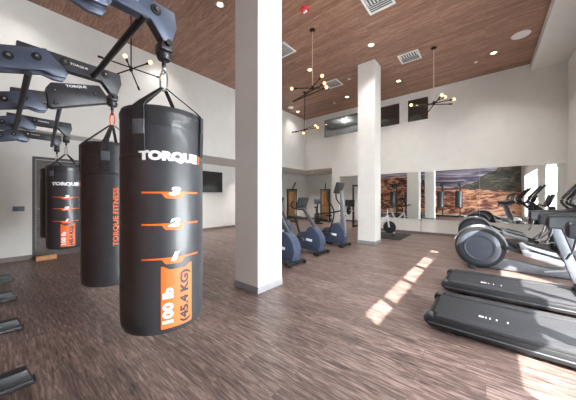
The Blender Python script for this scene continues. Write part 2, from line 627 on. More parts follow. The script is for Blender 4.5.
# door in the side wall
d = MB()
d.b2((XD - .10, DY0 + .01, 0.005), (XD - .05, DY1 - .01, DZ - .01))
dr = d.build('door_1', 'door', kind='structure')
fr = MB()
for lo, hi in [((XD - .16, DY0 - .06, 0), (XD + .02, DY0 + .0, DZ + .06)), ((XD - .16, DY1, 0), (XD + .02, DY1 + .06, DZ + .06)), ((XD - .16, DY0, DZ), (XD + .02, DY1, DZ + .06))]:
    fr.b2(lo, hi)
fr.build('door_frame', 'doorframe', dr)
h = MB().cyl((XD - .05, DY0 + .09, 1.22), (XD + .03, DY0 + .09, 1.22), .012).tube([(XD + .03, DY0 + .09, 1.22), (XD + .035, DY0 + .12, 1.22), (XD + .035, DY0 + .22, 1.215)], .011)
h.cyl((XD - .05, DY0 + .09, 1.22), (XD - .04, DY0 + .09, 1.22), .032)
h.build('door_handle', 'steel', dr)

# mural on the wall behind the camera (seen in the mirrors)
mu = MB().b2((XL + .05, YS, .12), (XR - .02, YS + .012, 4.3)).build('wall_mural', 'mural')
tag(mu, 'canyon landscape mural with red rock and dark slope, reflected in the wall mirrors', 'mural')

# mirrors
for i, (x0, x1, lb) in enumerate([(-3.76, -2.075, 'wall mirror panel beside the second pillar, reflecting the bag rig and brown mural'),
                                  (-2.07, -.175, 'wall mirror panel between its two neighbours, reflecting the pillar and mural edge'),
                                  (-.17, 1.88, 'wall mirror panel behind the cardio consoles, reflecting mural and window')]):
    t = thing('wall_mirror', lb, 'mirror', ((x0 + x1) / 2, YB, .615))
    t['group'] = 'mirror panels along the back wall'
    hw = (x1 - x0) / 2
    MB().b2((-hw, -.012, 0), (hw, -.001, 1.945)).build('mirror_glass', 'mirror', t)
    MB().b2((-hw, -.018, -.012), (hw, -.001, .006)).build('bottom_channel', 'white_trim', t)


# ================================================================== CEILING FIXTURES
def downlight():
    t = thing('downlight', 'x', 'ceiling light', (0, 0, CZ), group='recessed downlights in the brown ceiling')
    MB().lathe([(.058, -.004), (.075, -.012), (.092, -.010), (.095, 0.0), (.058, .0)], seg=24).build('trim_ring', 'white_trim', t)
    MB().lathe([(.0, -.006), (.057, -.004), (.057, -.001), (.0, -.001)], seg=20).build('lens', 'lens', t)
    sp = bpy.data.lights.new('downlight_beam', 'SPOT')
    sp.energy = SPOT_POWER
    sp.spot_size = R(120)
    sp.spot_blend = 1.0
    sp.shadow_soft_size = .06
    sp.color = (1.0, 0.96, 0.91)
    o = bpy.data.objects.new('downlight_beam', sp)
    COL.objects.link(o)
    o.parent = t
    o.location = (0, 0, -.02)
    return t


DL = [(-4.67, 3.25, 'recessed ceiling downlight above the punching bag, beside the first pillar'),
      (-7.42, 3.3, 'recessed ceiling downlight by the side wall, beyond the punching bag swivel'),
      (-4.67, 6.87, 'recessed ceiling downlight just above the bulbs of the big chandelier'),
      (-2.55, 6.87, 'recessed ceiling downlight in front of the second pillar top'),
      (-2.54, 9.65, 'recessed ceiling downlight between second pillar and the white vent'),
      (-4.68, 9.75, 'recessed ceiling downlight near the back wall, above the long lobby window'),
      (.18, 9.61, 'recessed ceiling downlight beside the round white speaker'),
      (-7.42, 9.83, 'recessed ceiling downlight in the far corner above the small chandelier'),
      (-7.42, 6.87, 'recessed ceiling downlight hidden behind the first pillar'),
      (.18, 6.87, 'added unseen downlight above the treadmills'),  # from here down: lamps outside the view, added to light the room
      (.18, 3.25, 'added unseen downlight above the camera side of the treadmills'),
      (-2.1, 3.9, 'added unseen downlight above the open floor'),
      (-7.2, .3, 'added unseen downlight above the dark door')]
first = None
for x, y, lb in DL:
    if first is None:
        first = downlight()
        first.location = (x, y, CZ)
        first['label'] = lb
    else:
        d_ = dup(first, (x, y, CZ), 0, lb)
        if x < -7:
            for c in d_.children:
                if c.type == 'LIGHT':
                    c.data = c.data.copy()
                    c.data.energy = SPOT_POWER * .3

# downlights in the low alcove ceiling
first = None
for x, y, lb in [(-8.3, 12.4, 'recessed downlight in the low alcove ceiling at the corner'), (-5.6, 12.6, 'recessed downlight in the low alcove ceiling behind the pier'), (-8.9, 8.2, 'recessed downlight in the low side soffit behind the first pillar'), (-8.9, 5.0, 'recessed downlight in the low side soffit above the TV')]:
    if first is None:
        first = downlight()
        [c for c in first.children if c.type == 'LIGHT'][0].data.energy = 260
        first['group'] = 'downlights in the low soffit'
        first.location = (x, y, SO)
        first['label'] = lb
    else:
        dup(first, (x, y, SO), 0, lb)
# lamp added to brighten the upstairs lobby
t = thing('added_lobby_lamp', 'added lamp lighting the upstairs lobby behind the long high window', 'ceiling light', (-6.1, 12.4, 5.80))
MB().lathe([(.0, -.03), (.16, -.03), (.18, -.0), (.0, 0.0)], seg=24).build('lens', 'lens', t)
pl = bpy.data.lights.new('lobby_glow', 'POINT')
pl.energy = 110
pl.shadow_soft_size = .1
o = bpy.data.objects.new('lobby_glow', pl)
COL.objects.link(o)
o.parent = t
o.location = (0, 0, -.12)


def vent():
    t = thing('ceiling_vent', 'x', 'vent', (0, 0, CZ), group='square white ceiling vents')
    f = MB()
    s, w = .29, .05
    f.b2((-s, -s, -.012), (s, -s + w, 0)).b2((-s, s - w, -.012), (s, s, 0)).b2((-s, -s + w, -.012), (-s + w, s - w, 0)).b2((s - w, -s + w, -.012), (s, s - w, 0))
    f.build('vent_frame', 'white_trim', t)
    MB().b2((-s + w, -s + w, -.003), (s - w, s - w, -.0005)).build('duct_backing', 'ventgrey', t)
    g = MB()
    for k in range(7):
        p = -s + w + .03 + k * .07
        g.box((p, -.12, -.009), (.045, .22, .006), rot=(0, R(25), 0))
    for k in range(4):
        g.box((-.0, .03 + k * .065, -.009), (.46, .04, .006), rot=(R(25), 0, 0))
    g.build('louvre_grille', 'white_trim', t)
    return t


v0 = vent()
VT = [(-1.86, 5.45, 'square white ceiling vent over the open floor, cut by the picture top'), (-1.84, 8.22, 'square white ceiling vent to the side of the second pillar top'), (-4.55, 8.28, 'square white ceiling vent behind the big chandelier bulbs'), (-4.68, 5.45, 'square white ceiling vent peeking out beside the first pillar')]
for i, (x, y, lb) in enumerate(VT):
    if i == 0:
        v0.location = (x, y, CZ)
        v0['label'] = lb
    else:
        dup(v0, (x, y, CZ), 0, lb)

sp0 = None
for x, y, lb in [(-3.91, 8.32, 'small white ceiling sprinkler in front of the second pillar top'), (-.25, 9.89, 'small white ceiling sprinkler between chandelier rod and downlight'), (-5.43, 10.0, 'small white ceiling sprinkler near the far ceiling corner')]:
    b = MB().lathe([(.0, -.035), (.018, -.035), (.018, -.012), (.05, -.010), (.055, 0.0), (.0, 0.0)], seg=20)
    o = b.build('sprinkler', 'white_trim', loc=(x, y, CZ))
    tag(o, lb, 'sprinkler', 'ceiling sprinklers')
t = thing('ceiling_speaker', 'round white ceiling speaker near the dropped beam', 'speaker', (.73, 9.01, CZ))
MB().lathe([(.15, -.012), (.19, -.012), (.20, 0.0), (.15, 0.0)], seg=32).build('speaker_rim', 'white_trim', t)
MB().lathe([(.0, -.010), (.148, -.008), (.148, -.001), (.0, -.001)], seg=28).build('speaker_grille', 'white_trim', t)
t = thing('smoke_detector', 'oblong white detector on the ceiling near the far corner', 'detector', (-7.35, 9.14, CZ))
MB().lathe([(.0, -.05), (.09, -.05), (.13, -.03), (.14, 0.0), (.0, 0.0)], seg=28).build('detector_body', 'white_trim', t)
t = thing('fire_alarm', 'red fire alarm strobe on the brown ceiling above the big chandelier', 'alarm', (-3.26, 4.59, CZ))
MB().lathe([(.0, -.03), (.10, -.03), (.115, -.015), (.115, 0.0), (.0, 0.0)], seg=28).build('alarm_base', 'red', t)
MB().box((0, 0, -.05), (.10, .06, .05), .012).build('strobe_lens', 'whiteprint', t)


def chandelier(loc, drop, rods, label, rodmat='nickel'):
    t = thing('chandelier', label, 'chandelier', loc, group='branching chandeliers with amber bulbs')
    MB().lathe([(.0, -.05), (.03, -.05), (.075, -.02), (.075, 0.0), (.0, 0.0)], seg=24).build('canopy', 'bronze', t)
    MB().cyl((0, 0, -.03), (0, 0, -drop), .013, seg=8).build('drop_rod', rodmat, t)
    MB().lathe([(.0, -.06), (.03, -.05), (.035, 0.0), (.03, .05), (.0, .06)], (0, 0, -drop), seg=16).build('hub', 'bronze', t)
    for k, (az, el, a, b, dz) in enumerate(rods):
        dv = Vector((math.cos(R(az)) * math.cos(R(el)), math.sin(R(az)) * math.cos(R(el)), math.sin(R(el))))
        c = Vector((0, 0, -drop + dz))
        e = MB().cyl(c - dv * a, c + dv * b, .014, seg=8).cyl(c + dv * b, c + dv * (b + .09), .022, seg=10).cyl(c - dv * a, c - dv * (a + .09), .022, seg=10).build('branch', 'bronze', t)
        MB().ball(c + dv * (b + .12), .038, seg=12).build('bulb', 'bulb', e)
    return t


chandelier((-3.51, 5.28, CZ), 1.52, [(-140.6, -2, .10, .42, .0), (22, 24, .50, .22, -.06), (30, 20, .42, .26, -.14), (-25, 10, .30, .34, .03)], 'largest branching chandelier in view, on a long pale rod before the second pillar')
chandelier((-1.18, 8.17, CZ), 1.62, [(30, 8, .45, .42, 0), (60, 26, .35, .40, .02), (-35, 34, .30, .2, -.05), (-150, 2, .40, .50, -.04)], 'branching chandelier in front of the dark high window by the mirrors')
chandelier((-5.84, 8.20, CZ), 1.57, [(30, 8, .45, .42, 0), (0, 5, .40, .42, .03), (-60, -26, .15, .38, -.03)], 'small distant branching chandelier in the far corner beside the first pillar', 'bronze')
chandelier((-6.08, 1.92, CZ), 1.54, [(20, 4, .48, .45, 0), (70, -8, .50, .50, .03), (-40, 30, .40, .20, -.03)], 'branching chandelier behind the bag arm, half hidden by the front bag', 'bronze')

# ================================================================== SMALL WALL AND FLOOR THINGS
t = thing('television', 'flat black TV on the recessed wall between bag and pillar', 'tv', (XF, 6.13, 2.23))
MB().box((.05, 0, 0), (.05, 1.70, .96), .012).build('bezel', 'blackplastic', t)
MB().b2((.0755, -.83, -.46), (.078, .83, .46)).build('screen', 'screen', t)
MB().box((.014, 0, 0), (.026, .4, .3)).build('wall_bracket', 'tube', t)
t = thing('television', 'small dark TV on the alcove wall behind the upright machines', 'tv', (-6.55, YA, 1.15))
MB().box((0, -.05, 0), (.62, .05, .42), .01).build('bezel', 'blackplastic', t)
MB().b2((-.29, -.078, -.19), (.29, -.0755, .19)).build('screen', 'screen', t)
MB().box((0, -.014, 0), (.2, .026, .2)).build('wall_bracket', 'tube', t)
t = thing('light_switch', 'blue grey switch plate on the white wall before the dark door', 'switch', (XD, .36, 1.235))
MB().box((.006, 0, 0), (.012, .19, .115), .004).build('switch_plate', 'bluegrey', t)
for k in (-.05, .0, .05):
    MB().box((.015, k, 0), (.008, .025, .06), .002).build('toggle', 'bluegrey', t)
t = thing('power_outlet', 'white outlet with a cable below the mirror seam', 'outlet', (-2.07, YB, .57))
MB().box((0, -.006, -.0), (.07, .012, .06), .004).build('outlet_plate', 'basegrey', t)
MB().tube([(0, -.015, -.02), (.01, -.03, -.12), (0, -.022, -.3), (0, -.02, -.565)], .007, 8, smooth=4).build('cable', 'ventgrey', t)
o = MB().box((0, 0, .0525), (.11, .36, .105), .006).build('wooden_block', 'wood', loc=(-8.18, .79, 0))
tag(o, 'pale orange wooden block lying on the floor before the dark door', 'block')

# ================================================================== BAG RIG
ARMX = [-1.53, -2.67, -3.84, -5.0, -6.13]
TIPY = [.66, .69, .66, .70, .73]
rig = thing('bag_rig', 'black and blue grey steel bag rig with five arms holding the punching bags', 'rig', (-3.84, -.45, 0))
RO = Vector((-3.84, -.45, 0))


def rel(p):
    return tuple(Vector(p) - RO)


ZA = 2.649


def clevis(x, y, z, parent):
    """swivel hanging under an arm tip"""
    c = MB()
    c.box(rel((x, y, z - .02)), (.10, .07, .055), .008)
    c.cyl(rel((x - .075, y, z - .01)), rel((x + .075, y, z - .01)), .017, seg=12)
    c.lathe([(.0, -.055), (.035, -.05), (.045, -.02), (.03, .0), (.0, .0)], rel((x, y, z - .04)), seg=16)
    c.cyl(rel((x, y, z - .13)), rel((x, y, z - .09)), .012, seg=10)
    o = c.build('swivel', 'tube', parent)
    n = 14
    MB().tube([rel((x + .022 * math.cos(2 * math.pi * k / n), y, z - .15 + .022 * math.sin(2 * math.pi * k / n))) for k in range(n)], .006, 8, closed=True).build('swivel_eye', 'chrome', parent)
    return o


def bolts(parent, spots, x, big=1.0):
    for (y, z) in spots:
        b = MB().lathe([(.0, .016), (.012 * big, .016), (.014 * big, .008), (.028 * big, .007), (.03 * big, .0), (.0, .0)], rel((x, y, z)), axis='x', seg=14)
        b.build('bolt', 'blackplastic', parent)
        MB().lathe([(.0, .022), (.011 * big, .022), (.012 * big, .016), (.0, .016)], rel((x, y, z)), axis='x', seg=10).build('bolt_head', 'chrome', parent)


def yz(poly, dy=0):
    return [(y - RO.y + dy, z - RO.z) for y, z in poly]


for i, (ax, ty) in enumerate(zip(ARMX, TIPY)):
    dy = ty - .66
    stowed = (i == 2)
    # distal beam
    if not stowed:
        beam = [(.10, ZA), (.712, ZA), (.725, 2.56), (.69, 2.44), (.65, 2.435), (.575, 2.535), (.10, 2.535)]
        a = MB().prism(yz([(y + (dy if y > .3 else 0), z) for y, z in beam]), 'x', ax - .035 - RO.x, ax + .035 - RO.x, .006).build('arm', 'plate' if i == 0 else 'beam', rig)
        bolts(a, [(.60 + dy, 2.60), (.36, 2.60)], ax + .035)
        clevis(ax, ty, 2.435, a)
        V, F = text_geo('TORQUE', .022, .0005, 1.3)
        raw('lettering', [rel((ax + .0365, .45 + v[0], 2.60 + v[1])) for v in V], F, 'whiteprint', a)
    else:
        box = [(.36, 2.73), (.40, 2.80), (.84, 2.92), (.925, 2.81), (1.02, 2.81), (1.02, 2.755), (.90, 2.715), (.42, 2.52), (.38, 2.53)]
        a = MB().prism(yz(box), 'x', ax - .06 - RO.x, ax + .06 - RO.x, .01).build('arm', 'beam', rig, label='folded arm with wide lettered housing')
        MB().prism(yz([(.10, ZA), (.46, 2.70), (.46, 2.56), (.10, 2.535)]), 'x', ax - .035 - RO.x, ax + .035 - RO.x, .005).build('inner_beam', 'beam', a)
        bolts(a, [(.43, 2.72), (.80, 2.80), (.44, 2.575)], ax + .06, .8)
        V, F = text_geo('TORQUE', .036, .001, 1.35)
        ca, sa = math.cos(R(15)), math.sin(R(15))
        raw('lettering', [rel((ax + .0615, .62 + v[0] * ca - v[1] * sa, 2.825 + v[0] * sa + v[1] * ca)) for v in V], F, 'whiteprint', a)
        MB().box(rel((ax, .99, 2.76)), (.09, .06, .05), .008).cyl(rel((ax - .07, .99, 2.76)), rel((ax + .07, .99, 2.76)), .015).build('swivel', 'tube', a)
    # proximal cheek plates
    ch = [(-.42, 2.42), (.25, 2.645), (.27, 2.62), (.38, 2.50), (.36, 2.462), (.30, 2.455), (.235, 2.472), (-.42, 2.27)]
    for sgn in (1, -1):
        xx = ax + sgn * .05
        p = MB().prism(yz(ch), 'x', xx - .013 - RO.x, xx + .013 - RO.x, .004).build('cheek_plate', 'plate', rig)
        if sgn == 1:
            bolts(p, [(.06, 2.505), (.20, 2.56), (-.25, 2.40)], xx + .013)
    # upright and foot
    MB().box(rel((ax, -.45, 1.40)), (.075, .10, 2.68), .008).build('upright', 'beam', rig)
    fx = ax * 1.078
    f = MB().prism([(y - RO.y, z) for y, z in [(-.50, .0), (.205, .0), (.165, .125), (-.50, .14)]], 'x', fx - .05 - RO.x, fx + .05 - RO.x, .008).build('foot', 'blackplastic', rig)
    MB().b2(rel((fx + .0505, -.45, .0)), rel((fx + .062, .195, .035)), .002).build('foot_flange', 'tube', f)
    MB().b2(rel((fx - .055, .14, .0)), rel((fx + .066, .215, .02)), .004).build('rubber_pad', 'rubber', f)
MB().b2(rel((-7.0, -.52, .0)), rel((-1.3, -.42, .12)), .006).build('base_rail', 'tube', rig)
MB().b2(rel((-6.4, -.49, 2.66)), rel((-1.3, -.41, 2.76)), .006).build('top_rail', 'beam', rig)
MB().b2(rel((-6.4, -.47, 1.3)), rel((-1.3, -.43, 1.36)), .006).build('middle_rail', 'beam', rig)
MB().cyl(rel((-1.50, .545, 2.545)), rel((-2.70, .545, 2.555)), .021, seg=14).build('cross_tube', 'tube', rig)
MB().cyl(rel((-2.64, .16, 2.43)), rel((-5.02, .18, 2.455)), .021, seg=14).build('cross_tube', 'tube', rig)
MB().cyl(rel((-3.84, .48, 2.54)), rel((-6.13, .66, 2.44)), .021, seg=14).build('cross_tube', 'plate', rig)

# ================================================================== PUNCHING BAGS
BR, BH = .224, 1.237


def on_bag(V, zc, az, r=BR + .003):
    out = []
    for x, y in V:
        a = R(az) + x / BR
        out.append((r * math.cos(a), r * math.sin(a), zc + y))
    return out


def grid(poly_fn, n):
    """strip of n quads from a function giving (x, y_low, y_high)"""
    V, F = [], []
    for i in range(n + 1):
        x, a, b = poly_fn(i / n)
        V += [(x, a), (x, b)]
        if i:
            k = 2 * i
            F.append((k - 2, k, k + 1, k - 1))
    return V, F


def make_bag(label, loc, style, az, apex):
    t = thing('punching_bag', label, 'punching bag', loc, group='hanging heavy bags')
    body = [(.0, 0.0), (BR * .80, .0), (BR * .93, .012), (BR * .985, .04), (BR, .09), (BR * 1.004, .5), (BR, 1.0), (BR, 1.155)]
    MB().lathe(body + [(.0, 1.155)], seg=56).build('bag_body', 'vinyl', t)
    rim = [(BR * .9, 1.125), (BR * 1.004, 1.13), (BR * 1.006, 1.155), (BR * 1.004, 1.185), (BR * 1.016, 1.197), (BR * 1.014, 1.215), (BR * .985, BH - .002), (BR * .96, BH), (.0, BH - .006)]
    MB().lathe(rim, seg=56).build('top_collar', 'vinyl2', t)
    MB().lathe([(BR * 1.0, .955), (BR * 1.012, .960), (BR * 1.012, .972), (BR * 1.0, .977)], seg=56).build('stitched_band', 'vinyl2', t)
    # straps from the rim to the ring
    h = apex - loc[2]
    for k in range(4):
        a = R(az - (42 if style == 'front' else 18) + 90 * k)
        ca, sa = math.cos(a), math.sin(a)
        pts = [(BR * 1.03 * ca, BR * 1.03 * sa, .99), (BR * 1.045 * ca, BR * 1.045 * sa, 1.10), (BR * 1.05 * ca, BR * 1.05 * sa, BH - .01), (BR * .9 * ca, BR * .9 * sa, BH + .025), (.02 * ca, .02 * sa, h)]
        b = MB()
        sd_ = Vector((-sa, ca, 0))
        V = []
        wd_ = [.02, .02, .018, .014, .01] if k else [.03, .03, .028, .02, .012]
        for p, w_ in zip(pts, wd_):
            V.append((Vector(p) - sd_ * w_, Vector(p) + sd_ * w_))
        rows = []
        for (p, q), pp in zip(V, pts):
            n = Vector((ca, sa, .35)).normalized() * .004
            rows.append([b.bm.verts.new(x) for x in (p - n, q - n, q + n, p + n)])
        for A, B_ in zip(rows, rows[1:]):
            for j in range(4):
                b.bm.faces.new((A[j], A[(j + 1) % 4], B_[(j + 1) % 4], B_[j]))
        b.bm.faces.new(rows[0])
        b.bm.faces.new(rows[-1][::-1])
        s = b.build('strap', 'strap', t)
        if k:
            continue
        pb = MB()
        rr = BR * 1.045 + .004
        pb.box((rr * ca, rr * sa, 1.115), (.006, .062, .075), .002, rot=(0, 0, a)).build('strap_patch', 'strapgrey', s)
    # oval carabiner
    n, ring = 20, []
    for k in range(n):
        q = 2 * math.pi * k / n
        ring.append((.026 * math.cos(q) * math.cos(R(30)), .026 * math.cos(q) * math.sin(R(30)), h + .055 + .065 * math.sin(q)))
    MB().tube(ring, .0055, 8, closed=True).build('carabiner', 'orange' if style == 'side' and az == -8 else 'steel', t)
    if style == 'front':
        V, F = text_geo('TORQUE', .062, .0045, 1.3)
        xs = [v[0] for v in V]
        k = .315 / (max(xs) - min(xs))
        V = [((x) * k - .012, y) for x, y in V]
        raw('brand_lettering', on_bag(V, 0.965, az), F, 'whiteprint', t)
        raw('brand_mark', on_bag([(.158, -.024), (.171, -.024), (.171, .026), (.158, .026)], 0.965, az), [(0, 1, 2, 3)], 'orange', t)
        for num, z in (('3', .772), ('2', .603), ('1', .420)):
            def line(u):
                x = -.155 + .31 * u
                d_ = max(0.0, min(1.0, (.058 - abs(x)) / .018))
                return x, -.005 - .026 * d_, .004
            V, F = grid(line, 44)
            lm = raw('level_mark', on_bag(V, z, az), F, 'orange', t)
            V, F = text_geo(num, .056, .004, 1.75, .25)
            raw('numeral', on_bag(V, z + .006, az, BR + .005), F, 'whiteprint', lm)

        def lab(u):
            x = -.082 + .164 * u
            dip = max(0.0, min(1.0, (.07 - abs(x)) / .03))
            return x + .02, .045, .378 - .02 * dip
        V, F = grid(lab, 24)
        wl = raw('weight_label', on_bag(V, 0, az), F, 'orange', t)
        for txt, off, m_, sz in (('100 lb', -.026, 'whiteprint', .066), ('(45.4 KG)', .058, 'blackprint', .060)):
            V, F = text_geo(txt, sz, .0032, 1.0)
            xs = [v[0] for v in V]
            k = (.19 if m_ == 'whiteprint' else .29) / (max(xs) - min(xs))
            V = [(-y + off, x * k) for x, y in V]
            raw('label_lettering', on_bag(V, .16 if m_ == 'whiteprint' else .20, az, BR + .005), F, m_, wl)
    else:
        V, F = text_geo('TORQUE FITNESS', .05, .001, 1.0)
        xs = [v[0] for v in V]
        k = .50 / (max(xs) - min(xs))
        V = [(-y, x * k) for x, y in V]
        raw('brand_lettering', on_bag(V, .60, az), F, 'orange', t)
        a = az - 74
        MB().b2((BR - .001, -.004, .03), (BR + .004, .004, 1.09)).build('side_seam', 'greyplastic', t).rotation_euler = (0, 0, R(a))
    return t


AP = 2.165
make_bag('large black punching bag hanging in front, with white lettering and orange 100 lb label', (ARMX[0], TIPY[0], .755), 'front', -11, AP)
make_bag('plain black punching bag with a narrow vertical orange print, partly behind the front bag', (ARMX[1], TIPY[1], .735), 'side', -8, AP)
make_bag('small distant black punching bag with orange label, hanging before the dark door', (ARMX[3], TIPY[3], .735), 'front', -8, AP)
make_bag('black punching bag mostly hidden, one edge showing beside the dark door', (ARMX[4], TIPY[4], .78), 'side', 60, AP)


# ================================================================== TREADMILLS
def treadmill(loc, label):
    t = thing('treadmill', label, 'treadmill', loc, group='treadmills facing the windows')
    t.scale = (1, 1.22, 1)
    f = MB().prism([(.0, .08), (.03, .045), (1.95, .045), (2.0, .10), (2.0, .15), (.04, .15), (.0, .13)], 'y', -.36, .36, .008)
    f.build('deck_frame', 'blackplastic', t)
    for s in (1, -1):
        MB().prism([(.06, .15), (1.62, .15), (1.62, .19), (.10, .185)], 'y', s * .355, s * .262, .006).build('foot_rail', 'rail', t)
        MB().lathe([(.0, .0), (.055, .0), (.06, .02), (.06, .075), (.055, .095), (.0, .095)], (.03, s * .31 - .0475, .12), axis='y', seg=20).build('rear_cap', 'darkplastic', t)
        MB().b2((.02, s * .36, .085), (1.95, s * .366, .097), .002).build('side_strip', 'greyplastic', t)
        for xx in (.3, 1.7):
            MB().cyl((xx, s * .28, .0), (xx, s * .28, .05), .035, seg=14).build('foot', 'rubber', t)
    b = MB().prism([(.05, .155), (.03, .15), (.02, .135), (.02, .12), (1.55, .12), (1.55, .172), (.06, .172)], 'y', -.258, .258, .004).build('running_belt', 'belt', t)
    for xx in (.475, .49, .505, .53, .565, .62, .71):  # row of small white dashes along the belt
        MB().box((xx, -.10, .1725), (.012, .035, .001)).build('belt_dash', 'whiteprint', b)
    MB().prism([(1.50, .15), (2.05, .10), (2.10, .16), (2.04, .30), (1.90, .345), (1.68, .33), (1.54, .25)], 'y', -.37, .37, .02).build('motor_hood', 'darkplastic', t)
    for s in (1, -1):
        MB().prism([(1.56, .12), (1.74, .12), (1.40, 1.18), (1.24, 1.18)], 'y', s * .345, s * .40, .012).build('upright', 'greyplastic', t)
        hb = MB()
        pts = spline([(1.06, s * .36, 1.225), (1.16, s * .365, 1.225), (1.38, s * .365, 1.235), (1.64, s * .34, 1.29)], 5)
        n_ = len(pts) - 1

        def prof(q, s=s):
            hh = .068 + .012 * min(1, q * 2.5)
            w = .05
            if q == 0:
                hh, w = .045, .035
            c = .022
            return [(-w + c, -hh), (w - c, -hh), (w, -hh + c), (w, hh - c), (w - c, hh), (-w + c, hh), (-w, hh - c), (-w, -hh + c)]
        hb.sweep(pts, prof)
        hb.build('handrail', 'darkplastic', t)
        MB().tube([(1.12, s * .385, 1.17), (1.10, s * .39, 1.06), (1.06, s * .39, .97)], .009, 8, smooth=3).build('safety_cord', 'tube', t)
    MB().box((1.62, 0, 1.30), (.22, .70, .14), .03).build('console_tray', 'darkplastic', t)
    c = MB().box((1.68, 0, 1.55), (.05, .62, .42), .02, rot=(0, R(14), 0)).build('console', 'blackplastic', t)
    MB().box((1.652, 0, 1.557), (.006, .54, .33), .002, rot=(0, R(14), 0)).build('screen', 'screen', c)
    MB().tube([(1.60, -.28, 1.35), (1.44, -.26, 1.42), (1.50, -.26, 1.56), (1.60, -.26, 1.70), (1.70, -.28, 1.74)], .016, 8, smooth=5).build('grip_bar', 'blackplastic', t)
    MB().tube([(1.60, .28, 1.35), (1.44, .26, 1.42), (1.50, .26, 1.56), (1.60, .26, 1.70), (1.70, .28, 1.74)], .016, 8, smooth=5).build('grip_bar', 'blackplastic', t)
    return t


tm = treadmill((-.53, 3.57, 0), 'treadmill with the biggest grey running deck in view, its end on open floor')
dup(tm, (-.53, 4.97, 0), 0, 'treadmill standing between the bigger-looking treadmill deck and the round flywheel machine')


# ================================================================== REAR-DRIVE ELLIPTICALS
def rear_elliptical(loc, label):
    t = thing('elliptical_trainer', label, 'elliptical trainer', loc, group='elliptical trainers with round rear drums')
    hz = MB()
    hz.lathe([(.30, -.15), (.40, -.15), (.425, -.125), (.43, -.09), (.43, .09), (.425, .125), (.40, .15), (.30, .15)], (0, 0, .435), axis='y', seg=44)
    hz.build('drum_housing', 'blackplastic', t)
    for s in (1, -1):
        f = MB().lathe([(.0, .172), (.08, .172), (.23, .168), (.245, .180), (.265, .180), (.275, .168), (.345, .16), (.36, .148), (.36, .11), (.0, .11)] if s == 1 else
                       [(.0, -.172), (.08, -.172), (.23, -.168), (.245, -.180), (.265, -.180), (.275, -.168), (.345, -.16), (.36, -.148), (.36, -.11), (.0, -.11)], (0, 0, .435), axis='y', seg=44)
        f.build('drum_cover', 'discface', t)
        # shroud over the drum
        arc = [(math.cos(R(q)) * .455, s * .155, .435 + math.sin(R(q)) * .455) for q in range(-5, 171, 8)]
        MB().bar(arc, .022, .012, up=(0, 1, 0)).build('drum_shroud', 'silver', t)
    MB().prism([(-.1, .02), (2.0, .02), (2.0, .10), (1.2, .14), (.35, .26), (.2, .30), (-.1, .10)], 'y', -.09, .09, .015).build('base_beam', 'greyplastic', t)
    for xx in (-.1, 1.85):
        MB().box((xx, 0, .03), (.10, .62, .055), .012).build('floor_bar', 'darkplastic', t)
    for s, ph in ((1, .06), (-1, -.05)):
        a = MB().bar([(.40, s * .20, .56 + ph), (.65, s * .20, .46 + ph * .6), (1.05, s * .20, .34 + ph * .3), (1.35, s * .20, .27)], .05, .06, smooth=3)
        a.build('pedal_arm', 'blackplastic', t)
        z0 = ph * .5
        p = MB()
        p.prism([(.66, .42 + z0), (1.16, .28 + z0), (1.20, .33 + z0), (1.16, .40 + z0), (.74, .51 + z0), (.68, .55 + z0), (.63, .52 + z0)], 'y', s * .11, s * .31, .015)
        pd = p.build('foot_pedal', 'silver', t)
        MB().prism([(.76, .516 + z0), (1.14, .416 + z0), (1.14, .426 + z0), (.76, .526 + z0)], 'y', s * .13, s * .29, .002).build('pedal_pad', 'rubber', pd)
        MB().bar([(.95, s * .2, .12), (1.25, s * .2, .20), (1.75, s * .2, .30)], .07, .03).build('ramp_track', 'silver', t)
        MB().cyl((1.36, s * .15, .27), (1.36, s * .25, .27), .05, seg=16).build('roller', 'rubber', t)
        MB().tube([(1.35, s * .235, .30), (1.62, s * .30, .62), (1.70, s * .32, .95)], .022, 8, smooth=4).build('link_rod', 'silver', t)
        MB().tube([(1.72, s * .33, .86), (1.55, s * .34, 1.08), (1.30, s * .34, 1.34), (1.26, s * .34, 1.45), (1.36, s * .33, 1.62), (1.52, s * .31, 1.84)], lambda q: .022 if q < .6 else .027, 10, smooth=5).build('moving_handle', 'blackplastic', t)
        MB().tube([(1.55, s * .12, 1.26), (1.40, s * .22, 1.30), (1.22, s * .22, 1.24)], .018, 8, smooth=4).build('fixed_handle', 'blackplastic', t)
    MB().prism([(1.66, .05), (1.92, .05), (1.80, .55), (1.74, 1.25), (1.62, 1.25), (1.62, .55)], 'y', -.11, .11, .02).build('front_mast', 'darkplastic', t)
    c = MB().box((1.63, 0, 1.42), (.07, .50, .34), .02, rot=(0, R(20), 0)).build('console', 'blackplastic', t)
    MB().box((1.594, 0, 1.437), (.006, .40, .24), .002, rot=(0, R(20), 0)).build('screen', 'screen', c)
    return t


el = rear_elliptical((-.11, 6.70, 0), 'elliptical trainer whose round slate drum faces out, next to the treadmills')
dup(el, (-.28, 9.75, 0), 0, 'elliptical trainer closest to the wall mirrors, its round drum half hidden')


